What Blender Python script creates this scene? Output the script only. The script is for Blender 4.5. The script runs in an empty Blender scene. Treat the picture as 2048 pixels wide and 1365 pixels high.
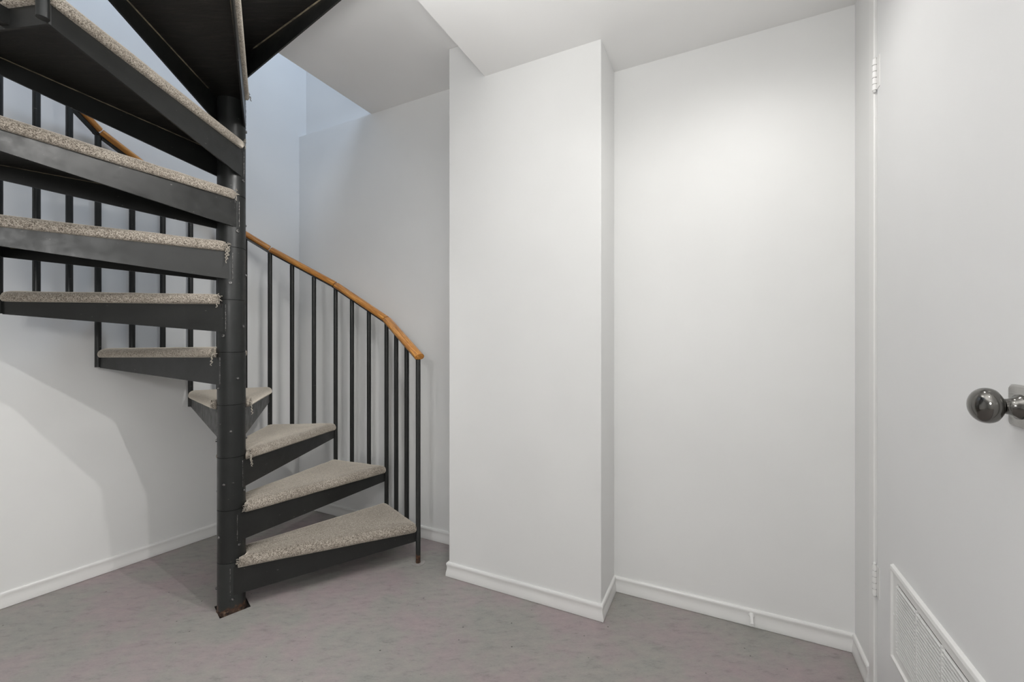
import bpy, math, random
from mathutils import Vector, Matrix

random.seed(7)
scene = bpy.context.scene
COL = scene.collection
rad = math.radians

# ---------------------------------------------------------------- camera, world, light, exposure
F = 845.0                       # focal length in pixels of a 2048 wide frame
H = 1.17                        # eye height
cam_data = bpy.data.cameras.new('camera')
cam_data.sensor_width = 36.0
cam_data.lens = F / 2048 * 36.0
cam_data.shift_y = 3.5 / 2048
cam_data.clip_start = 0.02
cam = bpy.data.objects.new('camera', cam_data)
cam.location = (0, 0, H)
cam.rotation_euler = (rad(90), 0, 0)
COL.objects.link(cam)
scene.camera = cam

vs = scene.view_settings
vs.view_transform = 'Standard'
vs.look = 'None'
vs.gamma = 1.0
vs.use_curve_mapping = False
vs.exposure = 0.12

world = bpy.data.worlds.new('world')
scene.world = world
world.use_nodes = True
wn = world.node_tree.nodes['Background']
wn.inputs[0].default_value = (0.62, 0.74, 1.0, 1)
wn.inputs[1].default_value = 1.0

AX = (0.8970, -0.4416)          # the house grid: a runs to the right along the back wall, b runs away
BX = (0.4416, 0.8972)


def W(a, b, z=0.0):
    return Vector((a * AX[0] + b * BX[0], a * AX[1] + b * BX[1], z))


def spot(name, loc, target, power, angle, blend, size, color):
    d = bpy.data.lights.new(name, 'SPOT')
    d.energy = power
    d.spot_size = rad(angle)
    d.spot_blend = blend
    d.shadow_soft_size = size
    d.color = color
    o = bpy.data.objects.new(name, d)
    o.location = loc
    o.rotation_euler = (Vector(target) - Vector(loc)).to_track_quat('-Z', 'Y').to_euler()
    COL.objects.link(o)
    return o


def area(name, loc, target, power, sx, sy, color):
    d = bpy.data.lights.new(name, 'AREA')
    d.shape = 'RECTANGLE'
    d.size = sx
    d.size_y = sy
    d.energy = power
    d.color = color
    o = bpy.data.objects.new(name, d)
    o.location = loc
    o.rotation_euler = (Vector(target) - Vector(loc)).to_track_quat('-Z', 'Y').to_euler()
    COL.objects.link(o)
    return o


def globe(name, loc, power, size, color):
    d = bpy.data.lights.new(name, 'POINT')
    d.energy = power
    d.shadow_soft_size = size
    d.color = color
    o = bpy.data.objects.new(name, d)
    o.location = loc
    COL.objects.link(o)
    return o


LZ = 2.33
WARM = (1.0, 0.985, 0.96)
# three heads of one ceiling fixture in front of the alcove, two of them turned towards the stair
spot('ceiling_spot_near', (0.12, 0.90, 2.30), (-2.0, 2.0, 0.2), 38, 80, 1.0, 0.012, WARM)
spot('ceiling_spot_middle', (-0.12, 1.32, 2.40), (-2.0, 2.0, 0.2), 32, 84, 1.0, 0.012, WARM)
spot('ceiling_spot_far', W(0.10, 1.40, LZ), W(0.0, 1.85, 0.6), 8.0, 155, 1.0, 0.03, WARM)
# unseen fills added to brighten the pier side and the tread tops
globe('right_fill', W(0.12, 0.5, 2.2), 2.6, 0.06, (1.0, 1.0, 0.99))
area('overhead_fill', W(-0.85, 1.05, 2.42), W(-0.85, 1.05, 0), 1.5, 0.4, 0.4, WARM)
# unseen fills added for even light: one behind the camera, one bounced upward
globe('rear_fill', W(-0.35, -0.8, 1.75), 37, 0.18, (1.0, 1.0, 0.99))
spot('ceiling_bounce_fill', W(-0.55, 0.35, 1.75), W(-0.55, 0.35, 3), 50, 150, 0.6, 0.15, (1.0, 1.0, 0.99))
# daylight on the storey above, through its skylight
area('upstairs_skylight', W(-1.0, 0.8, 4.8), W(-2.7, 0.9, 2.2), 47, 1.4, 1.4, (0.66, 0.80, 1.0))


# ---------------------------------------------------------------- materials
def new_mat(name, color, rough=0.5, metal=0.0, spec=0.5):
    m = bpy.data.materials.new(name)
    m.use_nodes = True
    nt = m.node_tree
    b = nt.nodes['Principled BSDF']
    b.inputs['Base Color'].default_value = (*color, 1)
    b.inputs['Roughness'].default_value = rough
    b.inputs['Metallic'].default_value = metal
    b.inputs['Specular IOR Level'].default_value = spec
    return m, nt, b


def N(nt, kind, **kw):
    n = nt.nodes.new(kind)
    for k, v in kw.items():
        setattr(n, k, v)
    return n


def coords(nt, scale=(1, 1, 1), rot=(0, 0, 0), kind='Object'):
    t = N(nt, 'ShaderNodeTexCoord')
    mp = N(nt, 'ShaderNodeMapping')
    mp.inputs['Scale'].default_value = scale
    mp.inputs['Rotation'].default_value = rot
    nt.links.new(t.outputs[kind], mp.inputs['Vector'])
    return mp.outputs['Vector']


def noise(nt, vec, scale, detail=4, rough=0.55):
    n = N(nt, 'ShaderNodeTexNoise')
    n.inputs['Scale'].default_value = scale
    n.inputs['Detail'].default_value = detail
    n.inputs['Roughness'].default_value = rough
    nt.links.new(vec, n.inputs['Vector'])
    return n.outputs['Fac']


def ramp(nt, fac, stops):
    r = N(nt, 'ShaderNodeValToRGB')
    els = r.color_ramp.elements
    while len(els) < len(stops):
        els.new(0.5)
    for e, (p, c) in zip(els, stops):
        e.position = p
        e.color = (*c, 1) if len(c) == 3 else c
    nt.links.new(fac, r.inputs['Fac'])
    return r.outputs['Color']


def mixc(nt, fac, a, b, mode='MIX'):
    m = N(nt, 'ShaderNodeMix', data_type='RGBA', blend_type=mode)
    for key, v in ((0, fac), (6, a), (7, b)):
        if hasattr(v, 'is_linked') or hasattr(v, 'links'):
            nt.links.new(v, m.inputs[key])
        else:
            m.inputs[key].default_value = v if key == 0 else (*v, 1)
    return m.outputs[2]


def bump(nt, bsdf, height, strength, dist):
    b = N(nt, 'ShaderNodeBump')
    b.inputs['Strength'].default_value = strength
    b.inputs['Distance'].default_value = dist
    nt.links.new(height, b.inputs['Height'])
    nt.links.new(b.outputs['Normal'], bsdf.inputs['Normal'])


def paint(name, color, rough, bstr=0.05):
    m, nt, b = new_mat(name, color, rough)
    v = coords(nt)
    n1 = noise(nt, v, 1.7, 3)
    c = tuple(x * 0.965 for x in color)
    nt.links.new(ramp(nt, n1, [(0.35, c), (0.65, color)]), b.inputs['Base Color'])
    bump(nt, b, noise(nt, v, 160, 3), bstr, 0.002)
    return m


M_WALL = paint('wall_paint', (0.835, 0.835, 0.825), 0.55)
M_CEIL = paint('ceiling_paint', (0.875, 0.87, 0.86), 0.75)
M_TRIM = paint('trim_paint', (0.85, 0.845, 0.83), 0.28, 0.03)
M_DOOR = paint('door_paint', (0.835, 0.835, 0.835), 0.38, 0.03)

# floor: mottled grey and mauve vinyl with dark specks
M_FLOOR, nt, b = new_mat('mottled_vinyl', (0.3, 0.28, 0.27), 0.48)
v = coords(nt)
big = noise(nt, v, 3.2, 6, 0.62)
streak = noise(nt, coords(nt, (5.0, 12.0, 1.0), (0, 0, rad(-24))), 3.0, 9, 0.75)
fine = noise(nt, coords(nt, (40, 85, 1), (0, 0, rad(-24))), 2.6, 6, 0.8)
base = ramp(nt, big, [(0.38, (0.300, 0.296, 0.276)), (0.47, (0.318, 0.300, 0.284)), (0.54, (0.330, 0.290, 0.288)), (0.64, (0.345, 0.285, 0.292))])
st = ramp(nt, streak, [(0.30, (0.66, 0.66, 0.64)), (0.45, (0.97, 0.97, 0.97)), (0.70, (1.16, 1.13, 1.10))])
col = mixc(nt, 0.9, base, st, 'MULTIPLY')
ff = ramp(nt, fine, [(0.27, (0.55, 0.55, 0.55)), (0.42, (1, 1, 1)), (0.7, (1.08, 1.07, 1.06))])
col = mixc(nt, 0.85, col, ff, 'MULTIPLY')
vor = N(nt, 'ShaderNodeTexVoronoi')
vor.voronoi_dimensions = '2D'
vor.inputs['Scale'].default_value = 10.0
nt.links.new(v, vor.inputs['Vector'])
sep = N(nt, 'ShaderNodeSeparateColor')
nt.links.new(vor.outputs['Color'], sep.inputs[0])
lt = N(nt, 'ShaderNodeMath', operation='LESS_THAN')
mul = N(nt, 'ShaderNodeMath', operation='MULTIPLY')
nt.links.new(sep.outputs[0], mul.inputs[0])
mul.inputs[1].default_value = 0.085
sub = N(nt, 'ShaderNodeMath', operation='SUBTRACT')
nt.links.new(mul.outputs[0], sub.inputs[0])
sub.inputs[1].default_value = 0.052
nt.links.new(vor.outputs['Distance'], lt.inputs[0])
nt.links.new(sub.outputs[0], lt.inputs[1])
col = mixc(nt, lt.outputs[0], col, (0.095, 0.088, 0.08))
nt.links.new(col, b.inputs['Base Color'])
bump(nt, b, noise(nt, v, 60, 4), 0.12, 0.003)

# black painted steel with chips and scratches
def steel(name, base=(0.013, 0.014, 0.0135), rough=0.36):
    m, nt, b = new_mat(name, base, rough)
    v = coords(nt)
    n = noise(nt, v, 9, 5, 0.6)
    c = ramp(nt, n, [(0.30, tuple(x * 0.8 for x in base)), (0.7, tuple(x * 1.25 for x in base))])
    sc = noise(nt, coords(nt, (14, 14, 60), (0.3, 0.2, 0.1)), 3.0, 3, 0.5)
    chip = ramp(nt, sc, [(0.735, (0, 0, 0)), (0.75, (1, 1, 1))])
    c = mixc(nt, chip, c, (0.16, 0.15, 0.14))
    nt.links.new(c, b.inputs['Base Color'])
    b.inputs['Specular IOR Level'].default_value = 0.42
    r = ramp(nt, noise(nt, v, 22, 4), [(0.3, (rough - .06,) * 3), (0.7, (rough + .1,) * 3)])
    nt.links.new(r, b.inputs['Roughness'])
    bump(nt, b, noise(nt, v, 70, 3), 0.05, 0.002)
    return m


M_STEEL = steel('black_steel')
M_PLATE = steel('black_plate', (0.014, 0.0145, 0.0138), 0.34)

# same paint, rusting away where it meets the wet floor
def rusty(name, z0, z1):
    m, nt, b = new_mat(name, (0.02, 0.02, 0.02), 0.45)
    g = N(nt, 'ShaderNodeNewGeometry')
    s = N(nt, 'ShaderNodeSeparateXYZ')
    nt.links.new(g.outputs['Position'], s.inputs[0])
    n = noise(nt, coords(nt), 38, 5, 0.65)
    mr = N(nt, 'ShaderNodeMapRange')
    mr.inputs[1].default_value = z0
    mr.inputs[2].default_value = z1
    mr.inputs[3].default_value = 0.42
    mr.inputs[4].default_value = -0.45
    nt.links.new(s.outputs['Z'], mr.inputs[0])
    ad = N(nt, 'ShaderNodeMath', operation='ADD')
    nt.links.new(mr.outputs[0], ad.inputs[0])
    nt.links.new(n, ad.inputs[1])
    f = ramp(nt, ad.outputs[0], [(0.60, (0, 0, 0)), (0.70, (1, 1, 1))])
    rust = ramp(nt, noise(nt, coords(nt), 90, 4), [(0.35, (0.022, 0.012, 0.009)), (0.55, (0.085, 0.036, 0.018)), (0.72, (0.17, 0.10, 0.06))])
    nt.links.new(mixc(nt, f, (0.021, 0.023, 0.022), rust), b.inputs['Base Color'])
    bump(nt, b, noise(nt, coords(nt), 90, 5), 0.25, 0.004)
    return m


M_RUSTPOST = rusty('rusting_column_paint', -0.01, 0.075)
M_RUSTBAL = rusty('rusting_baluster_paint', -0.03, 0.20)

M_RUST, nt, b = new_mat('rust_scale', (0.13, 0.06, 0.03), 0.9)
nt.links.new(ramp(nt, noise(nt, coords(nt), 70, 5), [(0.38, (0.012, 0.008, 0.006)), (0.54, (0.050, 0.025, 0.014)), (0.68, (0.16, 0.11, 0.075))]), b.inputs['Base Color'])
bump(nt, b, noise(nt, coords(nt), 110, 5), 0.6, 0.006)

M_BOLT, nt, b = new_mat('worn_bolt_metal', (0.16, 0.155, 0.15), 0.42, 0.7)
nt.links.new(ramp(nt, noise(nt, coords(nt), 160, 3), [(0.4, (0.05, 0.05, 0.05)), (0.65, (0.30, 0.29, 0.28))]), b.inputs['Base Color'])

# painted plywood underside
M_PLY, nt, b = new_mat('black_plywood', (0.02, 0.018, 0.016), 0.5)
g1 = noise(nt, coords(nt, (3, 26, 6)), 3.2, 5, 0.7)
nt.links.new(ramp(nt, g1, [(0.35, (0.006, 0.0055, 0.005)), (0.55, (0.012, 0.0105, 0.009)), (0.72, (0.035, 0.030, 0.026))]), b.inputs['Base Color'])
bump(nt, b, g1, 0.5, 0.004)
M_PLYEDGE, nt, b = new_mat('raw_plywood_edge', (0.24, 0.20, 0.14), 0.8)
nt.links.new(ramp(nt, noise(nt, coords(nt, (10, 10, 200)), 3, 3), [(0.35, (0.10, 0.085, 0.06)), (0.65, (0.30, 0.25, 0.17))]), b.inputs['Base Color'])

# grey berber loop carpet
M_CARPET, nt, b = new_mat('berber_carpet', (0.25, 0.23, 0.21), 0.95, 0.0, 0.1)
v = coords(nt)
vo = N(nt, 'ShaderNodeTexVoronoi')
vo.inputs['Scale'].default_value = 420
nt.links.new(v, vo.inputs['Vector'])
sp = N(nt, 'ShaderNodeSeparateColor')
nt.links.new(vo.outputs['Color'], sp.inputs[0])
yarn = ramp(nt, sp.outputs[0], [(0.0, (0.085, 0.070, 0.056)), (0.3, (0.215, 0.186, 0.156)), (0.62, (0.35, 0.31, 0.262)), (1.0, (0.54, 0.49, 0.425))])
soil = ramp(nt, noise(nt, v, 6, 4), [(0.35, (0.84, 0.83, 0.82)), (0.62, (1, 1, 1))])
nt.links.new(mixc(nt, 1.0, yarn, soil, 'MULTIPLY'), b.inputs['Base Color'])
bump(nt, b, vo.outputs['Distance'], -0.5, 0.003)
b.inputs['Sheen Weight'].default_value = 1.0
b.inputs['Sheen Roughness'].default_value = 0.45
b.inputs['Sheen Tint'].default_value = (0.95, 0.87, 0.75, 1)
M_YARN, nt, b = new_mat('carpet_yarn', (0.36, 0.33, 0.285), 0.95, 0.0, 0.1)

# varnished oak, the grain running along each section
M_OAK, nt, b = new_mat('varnished_oak', (0.35, 0.15, 0.04), 0.33)
gv = coords(nt, (2.5, 60, 60))
gr = noise(nt, gv, 2.2, 5, 0.65)
fl = noise(nt, coords(nt, (12, 260, 260)), 1.6, 3, 0.6)
oc = ramp(nt, gr, [(0.32, (0.30, 0.105, 0.018)), (0.50, (0.56, 0.235, 0.045)), (0.68, (0.76, 0.37, 0.085))])
of = ramp(nt, fl, [(0.36, (0.42, 0.36, 0.30)), (0.50, (1, 1, 1))])
nt.links.new(mixc(nt, 0.75, oc, of, 'MULTIPLY'), b.inputs['Base Color'])
b.inputs['Coat Weight'].default_value = 0.25
bump(nt, b, fl, 0.08, 0.002)

M_KNOB, nt, b = new_mat('dark_satin_nickel', (0.17, 0.165, 0.155), 0.13, 1.0)
nt.links.new(ramp(nt, noise(nt, coords(nt), 30, 3), [(0.3, (0.11,) * 3), (0.7, (0.15,) * 3)]), b.inputs['Roughness'])
M_ROSE, nt, b = new_mat('brushed_nickel', (0.42, 0.41, 0.395), 0.3, 1.0)
nt.links.new(ramp(nt, noise(nt, coords(nt, (1, 1, 60)), 40, 3), [(0.3, (0.25,) * 3), (0.7, (0.36,) * 3)]), b.inputs['Roughness'])
M_GAPSHADE, nt, b = new_mat('louvre_shade_grey', (0.2, 0.2, 0.2), 0.8)  # dark tone painted in for the shade behind the louvres
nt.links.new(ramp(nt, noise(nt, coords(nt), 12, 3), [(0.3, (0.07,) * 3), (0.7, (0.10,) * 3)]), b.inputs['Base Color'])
M_DARK, nt, b = new_mat('dark_void', (0.02, 0.018, 0.016), 0.9)
nt.links.new(ramp(nt, noise(nt, coords(nt), 30, 3), [(0.3, (0.012, 0.011, 0.010)), (0.7, (0.03, 0.026, 0.022))]), b.inputs['Base Color'])


# ---------------------------------------------------------------- mesh helpers
def link(name, verts, faces, mat, parent=None, smooth=False, loc=None, rot=None, mats=None, fmat=None):
    me = bpy.data.meshes.new(name)
    me.from_pydata([tuple(p) for p in verts], [], faces)
    me.validate()
    me.update()
    import bmesh
    bm = bmesh.new()
    bm.from_mesh(me)
    bmesh.ops.recalc_face_normals(bm, faces=bm.faces[:])
    bm.to_mesh(me)
    bm.free()
    for m in (mats or [mat]):
        me.materials.append(m)
    if fmat:
        for i, k in fmat.items():
            me.polygons[i].material_index = k
    if smooth:
        for p in me.polygons:
            p.use_smooth = True
        if smooth == 'auto':
            me.set_sharp_from_angle(angle=rad(38))
    o = bpy.data.objects.new(name, me)
    if loc is not None:
        o.location = loc
    if rot is not None:
        o.rotation_euler = rot
    COL.objects.link(o)
    if parent is not None:
        o.parent = parent
    return o


class MB:
    """collects shapes and links them as one mesh"""

    def __init__(self):
        self.v, self.f = [], []

    def add(self, verts, faces):
        n = len(self.v)
        self.v += [Vector(p) for p in verts]
        self.f += [tuple(i + n for i in f) for f in faces]
        return self

    def prism(self, poly, z0, z1):
        n = len(poly)
        vs_ = [(p[0], p[1], z0) for p in poly] + [(p[0], p[1], z1) for p in poly]
        fs = [tuple(range(n - 1, -1, -1)), tuple(range(n, 2 * n))]
        fs += [(i, (i + 1) % n, n + (i + 1) % n, n + i) for i in range(n)]
        return self.add(vs_, fs)

    def abprism(self, poly, z0, z1):
        return self.prism([W(a, b) for a, b in poly], z0, z1)

    def abbox(self, a0, a1, b0, b1, z0, z1):
        return self.abprism([(a0, b0), (a1, b0), (a1, b1), (a0, b1)], z0, z1)

    def rings(self, rings, cap0=True, cap1=True, closed=True):
        n = len(rings[0])
        vs_ = [p for r in rings for p in r]
        fs = []
        for k in range(len(rings) - 1):
            for i in range(n if closed else n - 1):
                j = (i + 1) % n
                fs.append((k * n + i, k * n + j, (k + 1) * n + j, (k + 1) * n + i))
        if cap0:
            fs.append(tuple(range(n - 1, -1, -1)))
        if cap1:
            fs.append(tuple((len(rings) - 1) * n + i for i in range(n)))
        return self.add(vs_, fs)

    def tube(self, pts, r, seg=12, up=None):
        pts = [Vector(p) for p in pts]
        rs = []
        u = None
        for i, p in enumerate(pts):
            d = (pts[min(i + 1, len(pts) - 1)] - pts[max(i - 1, 0)]).normalized()
            if u is None:
                u = d.orthogonal().normalized()
            u = (u - d * u.dot(d)).normalized()
            w = d.cross(u)
            rr = r[i] if isinstance(r, (list, tuple)) else r
            rs.append([p + (u * math.cos(2 * math.pi * k / seg) + w * math.sin(2 * math.pi * k / seg)) * rr for k in range(seg)])
        return self.rings(rs)

    def lathe(self, origin, axis, prof, seg=32):
        """prof: (distance along axis, radius)"""
        axis = Vector(axis).normalized()
        u = axis.orthogonal().normalized()
        w = axis.cross(u)
        o = Vector(origin)
        rs = [[o + axis * h + (u * math.cos(2 * math.pi * k / seg) + w * math.sin(2 * math.pi * k / seg)) * max(r, 1e-4)
               for k in range(seg)] for h, r in prof]
        return self.rings(rs)

    def build(self, name, mat, parent=None, smooth=False, **kw):
        return link(name, self.v, self.f, mat, parent, smooth, **kw)


def tag(o, label, cat=None, group=None, kind=None):
    o['label'] = label
    if cat:
        o['category'] = cat
    if group:
        o['group'] = group
    if kind:
        o['kind'] = kind
    return o


def bevel(o, w, seg=2):
    m = o.modifiers.new('bevel', 'BEVEL')
    m.width = w
    m.segments = seg
    m.limit_method = 'ANGLE'
    m.angle_limit = rad(40)
    return o


def empty(name, loc, label, cat):
    o = bpy.data.objects.new(name, None)
    o.empty_display_size = 0.1
    o.location = loc
    COL.objects.link(o)
    return tag(o, label, cat)


# ---------------------------------------------------------------- the setting
PX, PY = -1.243, 1.8725         # axis of the spiral stair
ZC, ZU, ZS = 2.45, 2.645, 2.79  # lower ceiling, upper ceiling, storey above
ZT = 5.0


def a_left(b):                  # the left wall runs a few degrees off the grid
    return -2.840 + 0.0983 * (b - 0.667)


S = 'structure'
# floor with a rusty square cut-out under the column
hole = [(PX + 0.005, PY - 0.083), (PX + 0.085, PY), (PX + 0.005, PY + 0.085), (PX - 0.076, PY)]
outer = [W(-3.5, -2.7), W(0.62, -2.7), W(0.62, 2.4), W(-3.5, 2.4)]
fv = [(p.x, p.y, 0) for p in outer] + [(x, y, 0) for x, y in hole] + [(x, y, -0.012) for x, y in hole]
fv += [(p.x, p.y, -0.1) for p in outer]
ff_ = [(0, 1, 5, 4), (1, 2, 6, 5), (2, 3, 7, 6), (3, 0, 4, 7)]
ff_ += [(4, 5, 9, 8), (5, 6, 10, 9), (6, 7, 11, 10), (7, 4, 8, 11), (8, 9, 10, 11)]
ff_ += [(0, 1, 13, 12), (1, 2, 14, 13), (2, 3, 15, 14), (3, 0, 12, 15), (12, 13, 14, 15)]
fl_o = link('floor', fv, ff_, None, mats=[M_FLOOR, M_DARK], fmat={4: 1, 5: 1, 6: 1, 7: 1, 8: 1})
tag(fl_o, 'mottled grey and mauve vinyl floor with dark specks', 'floor', kind=S)

m = MB()
m.abbox(-1.013, 0.62, -2.7, 2.4, ZC, ZS)
m.abbox(-2.015, -1.013, 1.20, 2.4, ZU, ZS)
m.abbox(-3.4, -1.013, -2.7, 0.05, ZU, ZS)
tag(m.build('ceiling', M_CEIL), 'white ceiling stepping up beside the stairwell opening', 'ceiling', kind=S)

m = MB()
m.abprism([(a_left(-2.7), -2.7), (a_left(2.4), 2.4), (a_left(2.4) - .15, 2.4), (a_left(-2.7) - .15, -2.7)], 0, ZT)
tag(m.build('wall_left', M_WALL), 'white wall to the left of the spiral stair', 'wall', kind=S)
m = MB()
m.abbox(-2.75, -1.15, 2.042, 2.4, 0, ZU)
m.abbox(-2.75, 2.6, 2.095, 2.4, ZU, ZT)
tag(m.build('wall_back', M_WALL), 'white wall behind the spiral stair rising into the stairwell', 'wall', kind=S)
m = MB().abbox(-1.220, -0.449, 1.762, 2.4, 0, ZU)
tag(bevel(m.build('wall_pier', M_WALL), 0.004), 'white boxed-out wall pier right of the stair', 'wall', kind=S)
m = MB().abbox(-0.449, 0.62, 2.006, 2.4, 0, ZC)
tag(m.build('wall_alcove', M_WALL), 'white set-back wall between the pier and the door', 'wall', kind=S)
m = MB()
m.abbox(0.458, 0.62, 1.815, 2.006, 0, ZC)
m.abbox(0.458, 0.62, -2.7, 0.89, 0, ZC)
tag(m.build('wall_right', M_WALL), 'narrow white wall strip beside the door', 'wall', kind=S)
m = MB().abbox(-3.4, 0.62, -2.85, -2.7, 0, ZT)
tag(m.build('wall_front', M_WALL), 'white wall behind the camera', 'wall', kind=S)
# the storey above, closed off
m = MB()
m.abbox(2.45, 2.6, -2.7, 2.095, ZS, ZT)
tag(m.build('wall_upstairs_right', M_WALL), 'white wall of the storey above', 'wall', kind=S)
m = MB().abbox(0.62, 2.6, -2.85, 2.4, ZS - .12, ZS)
tag(m.build('floor_upstairs', M_CEIL), 'floor of the storey above', 'floor', kind=S)
m = MB().abbox(0.62, 2.6, -2.85, -2.7, ZS, ZT)
tag(m.build('wall_upstairs_front', M_WALL), 'white front wall of the storey above', 'wall', kind=S)
m = MB().abbox(-3.4, 2.6, -2.85, 2.4, ZT, ZT + .1)
tag(m.build('ceiling_upstairs', M_CEIL), 'white ceiling of the storey above', 'ceiling', kind=S)

# baseboards: a small profile swept along each wall foot
BPROF = [(0.0, 0.0015), (0.012, 0.0015), (0.0125, 0.004), (0.0115, 0.020), (0.0085, 0.034), (0.0075, 0.046), (0.0085, 0.054),
         (0.0105, 0.060), (0.0100, 0.066), (0.0070, 0.070), (0.0, 0.071)]


def baseboard(name, path, label):
    """path of (a, b) along the wall face; the room lies to the right of the path direction"""
    P = [W(a, b) for a, b in path]
    rs = []
    for i, p in enumerate(P):
        ns = []
        for j in (i - 1, i):
            if 0 <= j < len(P) - 1:
                d = (P[j + 1] - P[j]).normalized()
                ns.append(Vector((d.y, -d.x, 0)))
        n = ns[0] if len(ns) == 1 else (ns[0] + ns[1]) / (1 + ns[0].dot(ns[1]))
        rs.append([p + n * t + Vector((0, 0, z)) for t, z in BPROF])
    return tag(MB().rings(rs).build(name, M_TRIM, smooth='auto'), label, 'baseboard', kind=S)


baseboard('baseboard_left', [(a_left(-2.6), -2.6), (a_left(2.042), 2.042)], 'white baseboard along the left wall')
baseboard('baseboard_back', [(a_left(2.042), 2.042), (-1.220, 2.042), (-1.220, 1.80)], 'white baseboard along the wall behind the stair')
baseboard('baseboard_pier', [(-1.220, 1.80), (-1.220, 1.762), (-0.449, 1.762), (-0.449, 2.006)], 'white baseboard wrapping around the wall pier')
baseboard('baseboard_alcove', [(-0.449, 2.006), (0.458, 2.006)], 'white baseboard along the set-back wall with the door stop')
baseboard('baseboard_right', [(0.458, 2.006), (0.458, 1.822)], 'short white baseboard ending at the door jamb')

# ---------------------------------------------------------------- door with hinges, knob and grille
DA = 0.460                       # face of the door
m = MB()
m.abbox(0.452, 0.60, 1.768, 1.818, 0, ZC)
tag(bevel(m.build('trim_1', M_TRIM), 0.004), 'white painted door jamb on the hinge side', 'door jamb', kind=S)
m = MB()
m.abbox(0.452, 0.60, 0.89, 0.938, 0, ZC)
tag(bevel(m.build('trim_2', M_TRIM), 0.004), 'white painted door jamb on the latch side', 'door jamb', kind=S)
m = MB().abbox(DA, DA + 0.04, 0.942, 1.762, 0.012, ZC - 0.006)
door = bevel(m.build('door_1', M_DOOR), 0.002)
tag(door, 'white flush door with a louvred grille and round knob', 'door', kind=S)


def hinge(z0, z1):
    m = MB()
    p = W(DA - 0.006, 1.765)
    n = 5
    L = (z1 - z0) / n
    for i in range(n):
        m.lathe((p.x, p.y, z0 + i * L), (0, 0, 1), [(0.0012, 0.0035), (0.0012, 0.0068), (L - 0.0012, 0.0068), (L - 0.0012, 0.0035)], 14)
    m.lathe((p.x, p.y, z0 - 0.006), (0, 0, 1), [(0, 0.003), (0.003, 0.0058), (0.006, 0.0040), (z1 - z0 + 0.006, 0.0040), (z1 - z0 + 0.009, 0.0058), (z1 - z0 + 0.012, 0.003)], 12)
    m.abbox(DA - 0.0015, DA + 0.001, 1.735, 1.763, z0, z1)
    return m.build('hinge', M_TRIM, door, smooth='auto')


hinge(1.995, 2.098)
hinge(0.345, 0.445)

# return air grille in the lower panel
g = MB()
g0, g1, gz0, gz1 = 1.115, 1.620, 0.238, 0.5166
ib0, ib1, iz0, iz1 = 1.163, 1.5735, 0.281, 0.478
ga = DA - 0.010


def gloop(a_, b0, b1, z0, z1):
    return [W(a_, b0, z0), W(a_, b1, z0), W(a_, b1, z1), W(a_, b0, z1)]


g.rings([gloop(DA, g0, g1, gz0, gz1), gloop(ga + .002, g0 + .003, g1 - .003, gz0 + .003, gz1 - .003), gloop(ga, g0 + .012, g1 - .012, gz0 + .012, gz1 - .012),
         gloop(ga + .006, g0 + .016, g1 - .016, gz0 + .016, gz1 - .016), gloop(ga + .006, ib0, ib1, iz0, iz1), gloop(DA, ib0, ib1, iz0, iz1)], False, False)
for bm_ in (1.300, 1.4385):
    g.abbox(ga + 0.0035, DA, bm_ - 0.004, bm_ + 0.004, iz0, iz1)
grille = bevel(g.build('grille', M_TRIM, door), 0.0012)
tag(grille, 'white louvred air grille low on the door')
backing = MB().abbox(DA - 0.0008, DA, ib0, ib1, iz0, iz1).build('shade_backing', M_GAPSHADE, grille)  # thin dark sheet added as the shade in the slat gaps
tag(backing, 'dark duct opening behind the louvres')
s = MB()
n = 20
for i in range(n):
    z = iz0 + (i + 0.5) * (iz1 - iz0) / n
    for b0, b1 in ((ib0, 1.296), (1.304, 1.4345), (1.4425, ib1)):
        q = [W(DA - 0.0074, b0, z - .0035), W(DA - 0.0074, b1, z - .0035), W(DA - 0.0012, b1, z - .0022), W(DA - 0.0012, b0, z - .0022)]
        t = Vector((0, 0, 0.0015))
        vv = q + [p + t for p in q]
        s.add(vv, [(3, 2, 1, 0), (4, 5, 6, 7), (0, 1, 5, 4), (1, 2, 6, 5), (2, 3, 7, 6), (3, 0, 4, 7)])
s.build('slats', M_TRIM, grille)
for b_, z_ in ((1.600, 0.377), (1.136, 0.377)):
    c = W(ga + 0.006, b_, z_)
    sm = MB().lathe(c, (-AX[0], -AX[1], 0), [(0, 0.005), (0.0015, 0.0045), (0.0025, 0.002)], 12)
    sm.build('screw', M_TRIM, grille, smooth='auto')

# door knob
kb, kz = 1.012, 1.062
kc = W(DA, kb, kz)
kax = (-AX[0], -AX[1], 0)
m = MB()
r_ = 0.036
pl = []
for (t, inset) in ((0.0, 0), (0.005, 0), (0.008, 0.003)):
    h = r_ - inset
    q = 0.006
    ring = []
    for cx, cz, a0 in ((h - q, h - q, 0), (-(h - q), h - q, 90), (-(h - q), -(h - q), 180), (h - q, -(h - q), 270)):
        for da in (0, 30, 60, 90):
            ring.append((cx + q * math.cos(rad(a0 + da)), cz + q * math.sin(rad(a0 + da))))
    pl.append([W(DA - t, kb + x, kz + z) for x, z in ring])
m.rings(pl)
rose = m.build('knob_rose', M_ROSE, door, smooth='auto')
tag(rose, 'square satin metal rose behind the door knob')
prof = [(0.008, 0.021), (0.012, 0.0205), (0.016, 0.016), (0.022, 0.0135), (0.028, 0.0125), (0.031, 0.0145), (0.0335, 0.020)]
for i in range(1, 13):
    t = -0.62 + (math.pi / 2 + 0.62) * i / 12
    prof.append((0.049 + 0.0225 * math.sin(t), 0.0305 * math.cos(t)))
knob = MB().lathe(kc, kax, prof, 48).build('knob', M_KNOB, door, smooth=True)
tag(knob, 'dark polished round door knob')

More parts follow.
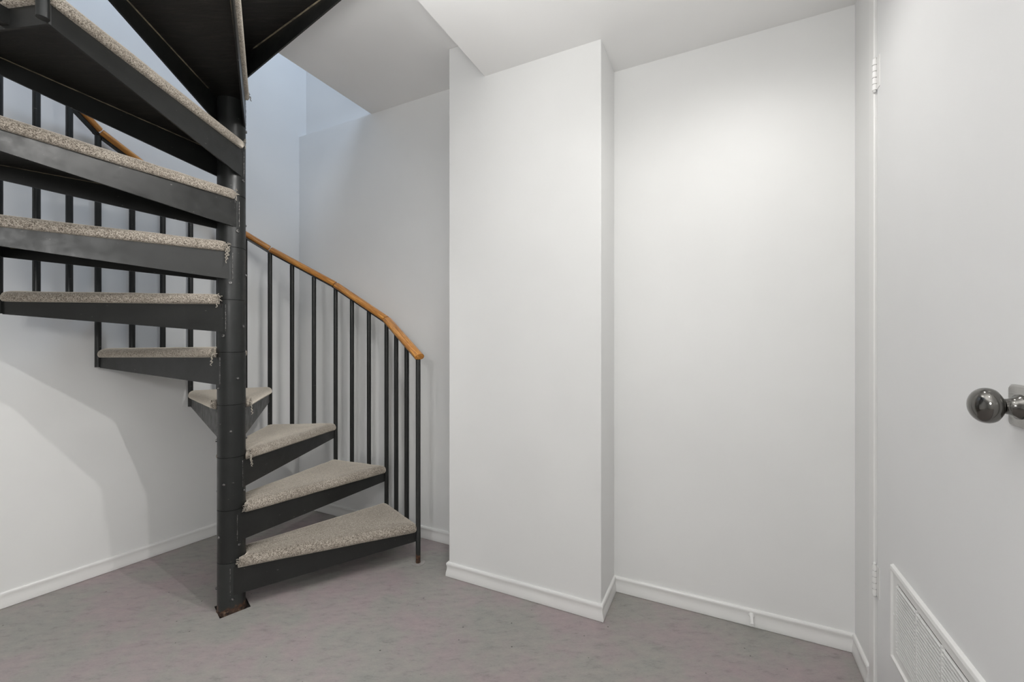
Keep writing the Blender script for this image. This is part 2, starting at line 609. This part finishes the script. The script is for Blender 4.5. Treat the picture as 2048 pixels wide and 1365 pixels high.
# ---------------------------------------------------------------- spiral stair
SR = 0.832                       # radius to the balusters
PR = 0.0535                      # column radius
TH0, STEP = 26.5, 27.69
HALF = STEP / 2
Z1, RISE = 0.195, 0.2285
BR = 0.0127
NT = 11


def ztop(k):                     # top of the steel of tread k at the column
    return Z1 + RISE * (k - 1)


DROP = {1: 0.026, 2: 0.034, 3: 0.034, 4: 0.028, 5: 0.010}


def drop(k):
    return DROP.get(k, 0.0)


def pol(r, deg, z=0.0):
    return Vector((r * math.cos(rad(deg)), r * math.sin(rad(deg)), z))


stair = empty('spiral_staircase', (PX, PY, 0), 'black steel spiral staircase with grey carpeted treads and an oak handrail', 'staircase')

# column
m = MB().lathe((0, 0, 0), (0, 0, 1), [(-0.012, PR - .003), (ztop(12) + 0.9, PR - .003), (ztop(12) + 0.905, 0.03)], 48)
column = m.build('center_column', M_STEEL, stair, smooth='auto')
tag(column, 'round black steel center column')
# rust skirt at the foot
rs = []
for z, r, j in ((-0.0115, 0.0605, .003), (-0.004, 0.058, .002), (0.002, 0.0562, .0015), (0.006, 0.0548, .0008), (0.010, 0.0534, .0003)):
    rs.append([pol(r + random.uniform(-j, j), 360 * i / 40, z + random.uniform(-.002, .002)) for i in range(40)])
rust_o = MB().rings(rs).build('rust_skirt', M_RUST, column, smooth=True)
tag(rust_o, 'flaking brown rust around the foot of the column')


def bolt(k, deg, z, hollow=False):
    p = pol(PR, deg, z)
    ax = pol(1, deg)
    if hollow:
        pr = [(0, 0.0062), (0.004, 0.0062), (0.005, 0.0052), (0.005, 0.003), (0.002, 0.0028)]
    else:
        pr = [(0, 0.0058), (0.002, 0.0058), (0.0045, 0.0044), (0.0055, 0.002)]
    return MB().lathe(p, ax, pr, 14)


def seam(k):
    return ztop(k) + 0.0195


def offset_loop(loop, d):
    """shift a CCW 2D loop outward by d"""
    n = len(loop)
    out = []
    for i in range(n):
        p0, p1, p2 = loop[i - 1], loop[i], loop[(i + 1) % n]
        e1 = (p1 - p0)
        e2 = (p2 - p1)
        n1 = Vector((e1.y, -e1.x)).normalized()
        n2 = Vector((e2.y, -e2.x)).normalized()
        q = 1 + n1.dot(n2)
        out.append(p1 + (n1 + n2) / max(q, 0.5) * d)
    return out


def rounded(loop, i, r, seg=4):
    p0, p1, p2 = loop[i - 1], loop[i], loop[(i + 1) % len(loop)]
    d1 = (p0 - p1).normalized()
    d2 = (p2 - p1).normalized()
    a, b = p1 + d1 * r, p1 + d2 * r
    return [a * (1 - t) ** 2 + p1 * 2 * t * (1 - t) + b * t * t for t in [s / seg for s in range(seg + 1)]]


def yarn(m, p, length, seed, drift):
    rnd = random.Random(seed)
    pts = []
    n = max(6, int(length / 0.0035))
    ph = rnd.uniform(0, 6)
    for i in range(n + 1):
        t = i / n
        w = 0.0028
        pts.append(p + Vector((drift[0] * t + w * math.sin(ph + i * 1.5), drift[1] * t + w * math.cos(ph + i * 1.9), -length * t)))
    m.tube(pts, 0.0017, 6)


def tuft(m, p, out, n, seed):
    rnd = random.Random(seed)
    for i in range(n):
        d = Vector((out[0], out[1], 0)) * rnd.uniform(.3, 1) + Vector((rnd.uniform(-.5, .5), rnd.uniform(-.5, .5), rnd.uniform(-.5, .7)))
        q = p + Vector((rnd.uniform(-.006, .006), rnd.uniform(-.006, .006), rnd.uniform(-.014, .014)))
        L = rnd.uniform(.006, .014)
        m.tube([q, q + d * L * .5 + Vector((0, 0, .002)), q + d * L], 0.0015, 5)


RIMX = SR * math.cos(rad(HALF))   # distance to the straight outer edge


def make_tread(k):
    thc = TH0 + STEP * (k - 1) + HALF
    zt = ztop(k)
    dr = drop(k)
    M = Matrix.Rotation(rad(thc), 4, 'Z')

    def P(v, z):                  # local tread coordinates -> stair coordinates with the sag outward
        v = Vector((v[0], v[1], 0))
        s = max(0.0, v.x / SR)
        q = M @ v
        return Vector((q.x, q.y, zt + z - dr * s))

    ac = math.degrees(math.acos((PR - .001) / SR))
    T, Cn, U, Nn = {}, {}, {}, {}
    for s in (-1, 1):
        T[s] = pol(PR - 0.001, s * (HALF + ac)).to_2d()
        c = pol(SR, s * HALF).to_2d()
        d = (c - T[s]).normalized()
        Cn[s] = T[s] + d * ((c - T[s]).length - BR - 0.0005)
        U[s] = d
        Nn[s] = Vector((d.y, -d.x)) * (-s) * (-1)
        # outward normal: away from the tread centre line
        if Nn[s].y * s < 0:
            Nn[s] = -Nn[s]
    t = MB()
    D0, D1, th = 0.122, 0.053, 0.006
    for s in (-1, 1):
        vv = []
        for (p, dep) in ((T[s], D0), (Cn[s], D1)):
            inn = p - Nn[s] * th
            vv += [P(p, 0), P(p, -dep), P(inn, -dep), P(inn, 0)]
        t.add(vv, [(0, 1, 2, 3), (7, 6, 5, 4), (0, 4, 5, 1), (1, 5, 6, 2), (2, 6, 7, 3), (3, 7, 4, 0)])
    # end plate along the straight outer edge
    e0, e1 = Cn[-1], Cn[1]
    xi = Vector((-th, 0))
    vv = []
    for p in (e0, e1):
        vv += [P(p, 0), P(p, -D1), P(p + xi, -D1), P(p + xi, 0)]
    t.add(vv, [(0, 1, 2, 3), (7, 6, 5, 4), (0, 4, 5, 1), (1, 5, 6, 2), (2, 6, 7, 3), (3, 7, 4, 0)])
    # small lugs that carry the two middle balusters
    for fr in (1 / 3, 2 / 3):
        y = (fr - .5) * 2 * SR * math.sin(rad(HALF))
        p = [Vector((e0.x - .002, y - .012)), Vector((RIMX + BR * .6, y - .012)), Vector((RIMX + BR * .6, y + .012)), Vector((e0.x - .002, y + .012))]
        t.add([P(q, -.004) for q in p] + [P(q, -.045) for q in p], [(0, 1, 2, 3), (7, 6, 5, 4), (0, 1, 5, 4), (1, 2, 6, 5), (2, 3, 7, 6), (3, 0, 4, 7)])
    tread = t.build('tread', M_PLATE, stair)

    # sleeve around the column
    z0 = 0.0 if k == 1 else seam(k - 1)
    z1 = seam(k)
    sl = MB().lathe((0, 0, 0), (0, 0, 1), [(z0 + .0006, PR - .0022), (z0 + .0014, PR), (z1 - .0014, PR), (z1 - .0006, PR - .0022)], 56)
    sl.build('sleeve', M_RUSTPOST if k == 1 else M_STEEL, tread, smooth='auto')
    # weld beads
    for s in (-1, 1):
        w = MB()
        base = T[s] * 1.0
        pts = [P(base + Nn[s] * .0005 - U[s] * .001, -0.003 - 0.116 * i / 24) + Vector((random.uniform(-.0006, .0006), random.uniform(-.0006, .0006), 0)) for i in range(25)]
        w.tube(pts, [0.0014 + random.uniform(-.0006, .0006) for _ in pts], 6)
        w.build('weld_bead', M_BOLT, tread, smooth=True)
    bz = zt - 0.137
    bolt(k, thc - HALF - 79, bz).build('bolt', M_BOLT, tread, smooth='auto')
    bolt(k, thc + HALF + 79, bz, True).build('bolt', M_BOLT, tread, smooth='auto')
    bolt(k, thc + 177, zt - 0.095).build('bolt', M_BOLT, tread, smooth='auto')

    # plywood board lying in the frame
    arc = [pol(PR + .0015, a).to_2d() for a in range(86, -87, -14)]
    i0, i1 = Nn[-1] * -.0075, Nn[1] * -.0075
    b_loop = [T[-1] + U[-1] * .06 + i0, Cn[-1] + i0 + Vector((-.008, 0)), Cn[1] + i1 + Vector((-.008, 0)), T[1] + U[1] * .06 + i1] + arc
    vb = [P(p, -0.016) for p in b_loop] + [P(p, 0.004) for p in b_loop]
    nb = len(b_loop)
    fb = [tuple(range(nb)), tuple(range(nb, 2 * nb))] + [(i, (i + 1) % nb, nb + (i + 1) % nb, nb + i) for i in range(nb)]
    brd = link('tread_board', vb, fb, None, tread, mats=[M_PLY, M_PLYEDGE])
    tag(brd, 'black painted plywood board under the carpet')
    # raw edge strip of the board where it meets the plates
    e = MB()
    for s in (-1, 1):
        p0 = T[s] + U[s] * .10 - Nn[s] * .0068
        p1 = Cn[s] - U[s] * .03 - Nn[s] * .0068
        q = [p0, p1, p1 - Nn[s] * .005, p0 - Nn[s] * .005]
        e.add([P(v, -.0172) for v in q] + [P(v, -.0155) for v in q], [(0, 1, 2, 3), (7, 6, 5, 4), (0, 1, 5, 4), (1, 2, 6, 5), (2, 3, 7, 6), (3, 0, 4, 7)])
    tag(e.build('board_edge', M_PLYEDGE, tread), 'pale raw plywood edge')

    # carpet wrapped over the nosing
    arc = [pol(PR + .003, a).to_2d() for a in range(76, -77, -12)]
    loop = [T[-1] + U[-1] * (.034 if k < 3 else .026), Cn[-1], Cn[1], T[1] + U[1] * .026] + arc
    lp = [loop[0]] + rounded(loop, 1, .022) + rounded(loop, 2, .022) + loop[3:]
    # more points along the two long edges so the edge can wander a little
    dense = []
    for i, p in enumerate(lp):
        nx = lp[(i + 1) % len(lp)]
        dense.append(p)
        L = (nx - p).length
        if L > .12:
            n_ = int(L / .06)
            dense += [p + (nx - p) * (j / n_) for j in range(1, n_)]
    rnd = random.Random(k * 13)
    jit = [rnd.uniform(-.0012, .0012) for _ in dense]
    nin = len(arc)
    inner = set(range(len(dense) - nin, len(dense)))
    rs = []
    ctr = Vector((SR * .60, 0))
    for off, z in ((.003, -.002), (.0095, -.001), (.0140, .006), (.0152, .014), (.0140, .022), (.0100, .030), (.0030, .0365), (-.030, .0405), (-.085, .0425), (-.18, .0434), (-.5, .0437)):
        if off > 0:
            o_ = offset_loop(dense, off)
            rs.append([P(o_[i] if i not in inner else dense[i] + dense[i].normalized() * .001, z + jit[i] * .8) for i in range(len(dense))])
        else:
            rs.append([P(p + (ctr - p) * -off, z + jit[i] * (1 + off)) for i, p in enumerate(dense)])
    cp = MB().rings(rs).build('carpet', M_CARPET, tread, smooth=True)
    tag(cp, 'grey speckled loop carpet wrapped over the tread')

    # frayed yarn at the two inner corners
    for s in ((-1,) if k < 4 else (-1, 1) if k == 4 else (1,)):
        y = MB()
        c0 = T[s] + U[s] * (.030 if s < 0 else .024) + Nn[s] * .014
        tuft(y, P(c0, .022), M.to_3x3() @ Vector((-U[s].x, -U[s].y, 0)), 14, k * 7 + s)
        nthr = {3: 3, 4: 2, 5: 2, 6: 1, 7: 4, 8: 1}.get(k, 1) if (s > 0) == (k > 4) else (0 if k == 4 else 1)
        for j in range(nthr):
            L = {1: .012, 2: .012, 3: .055, 4: .055, 5: .055, 6: .035, 7: .075, 8: .03}.get(k, .02) * (1 - .22 * j)
            yarn(y, P(c0 + Nn[s] * .004 - U[s] * .004 * j, .018), L, k * 31 + j + s, (M.to_3x3() @ Vector((Nn[s].x, Nn[s].y, 0))) * .004)
        tag(y.build('loose_yarn', M_YARN, tread, smooth=True), 'pale frayed carpet yarn')
    return tread


for k in range(1, NT + 1):
    make_tread(k)

# column collars above the last tread
m = MB()
z0 = seam(NT)
m.lathe((0, 0, 0), (0, 0, 1), [(z0 + .0006, PR - .0022), (z0 + .0014, PR), (z0 + 1.0, PR), (z0 + 1.003, PR - .004)], 48)
m.build('sleeve', M_STEEL, column, smooth='auto')

# handrail heights at the nodes
RZ = [1.098, 1.306, 1.534, 1.752, 1.982, 2.212]
while len(RZ) <= NT:
    RZ.append(RZ[-1] + RISE)


def node(i):
    return pol(SR, TH0 + STEP * i)


# balusters, three to a tread; the long ones at the nodes reach down to the tread below
for i in range(0, 3 * NT + 1):
    k, fr = divmod(i, 3)
    fr /= 3.0
    if fr:
        p = node(k).lerp(node(k + 1), fr)
        ztopb = RZ[k] + (RZ[k + 1] - RZ[k]) * fr - 0.0185
        zbot = ztop(k + 1) - drop(k + 1) + 0.006
    else:
        p = node(k)
        ztopb = RZ[k] - 0.0185
        zbot = 0.0 if k == 0 else ztop(k) - drop(k) - 0.050
        if k == NT:
            zbot = ztop(NT) - 0.05
    m = MB()
    m.lathe((p.x, p.y, 0), (0, 0, 1), [(zbot, BR), (ztopb, BR)], 20)
    m.build('baluster', M_RUSTBAL if i == 0 else M_STEEL, stair, smooth='auto')

# wooden handrail sections on a flat black bar
for i in range(NT):
    p0 = node(i) + Vector((0, 0, RZ[i]))
    p1 = node(i + 1) + Vector((0, 0, RZ[i + 1]))
    d = (p1 - p0).normalized()
    side = d.cross(Vector((0, 0, 1))).normalized()
    up = side.cross(d).normalized()
    L = (p1 - p0).length
    g0 = 0.0068 if i else -0.016
    g1 = 0.0068
    mm = Matrix((d, -side, up)).transposed().to_4x4()
    sec = []
    for k_ in range(28):
        a = 2 * math.pi * k_ / 28
        y, z = 0.0275 * math.cos(a), 0.0205 * math.sin(a)
        if z < -0.0135:
            z = -0.0135 - (abs(z) - .0135) * .25
        sec.append((y, z))
    rs = []
    for x, s_ in ((g0, .90), (g0 + .002, 1.0), (L * .33, 1.0), (L * .66, 1.0), (L - g1 - .002, 1.0), (L - g1, .90)):
        rs.append([Vector((x, y * s_, z * s_ + 0.004)) for y, z in sec])
    hr = MB().rings(rs).build('handrail_section', M_OAK, stair, smooth='auto', loc=p0, rot=mm.to_euler())
    tag(hr, 'varnished oak handrail section')
    b_ = MB()
    vv = [(x, y, z) for x in (-.011, L + .011) for y, z in ((-.0125, -.0185), (.0125, -.0185), (.0125, -.0085), (-.0125, -.0085))]
    b_.add(vv, [(0, 1, 2, 3), (7, 6, 5, 4), (0, 4, 5, 1), (1, 5, 6, 2), (2, 6, 7, 3), (3, 7, 4, 0)])
    b_.build('rail_bar', M_STEEL, stair, loc=p0, rot=mm.to_euler())

# vinyl disc patch around the foot of the first baluster
p = node(0)
m = MB().lathe((p.x, p.y, 0.0), (0, 0, 1), [(0.0002, 0.037), (0.0022, 0.037), (0.0032, 0.0350), (0.0032, BR)], 36)
M_DISC, nt, b = new_mat('pale_vinyl_disc', (0.36, 0.35, 0.33), 0.5)
nt.links.new(ramp(nt, noise(nt, coords(nt), 60, 4), [(0.35, (0.27, 0.255, 0.24)), (0.6, (0.36, 0.345, 0.33))]), b.inputs['Base Color'])
fd = m.build('foot_disc', M_DISC, stair, smooth='auto')
tag(fd, 'round grey disc around the foot of the lowest baluster')

# ---------------------------------------------------------------- door stop on the baseboard
c = W(0.116, 2.006 - 0.0085, 0.048)
ax = Vector((-BX[0], -BX[1], -0.10)).normalized()
ds = empty('door_stop', c, 'small white door stop sticking out of the baseboard in the alcove', 'door stop')
MB().lathe((0, 0, 0), ax, [(0, 0.011), (0.004, 0.0105), (0.012, 0.0065), (0.050, 0.0052)], 20).build('stem', M_TRIM, ds, smooth='auto')
MB().lathe(ax * 0.048, ax, [(0, 0.0068), (0.010, 0.0075), (0.013, 0.006), (0.013, 0.003), (0.010, 0.0028)], 20).build('tip', M_TRIM, ds, smooth='auto')
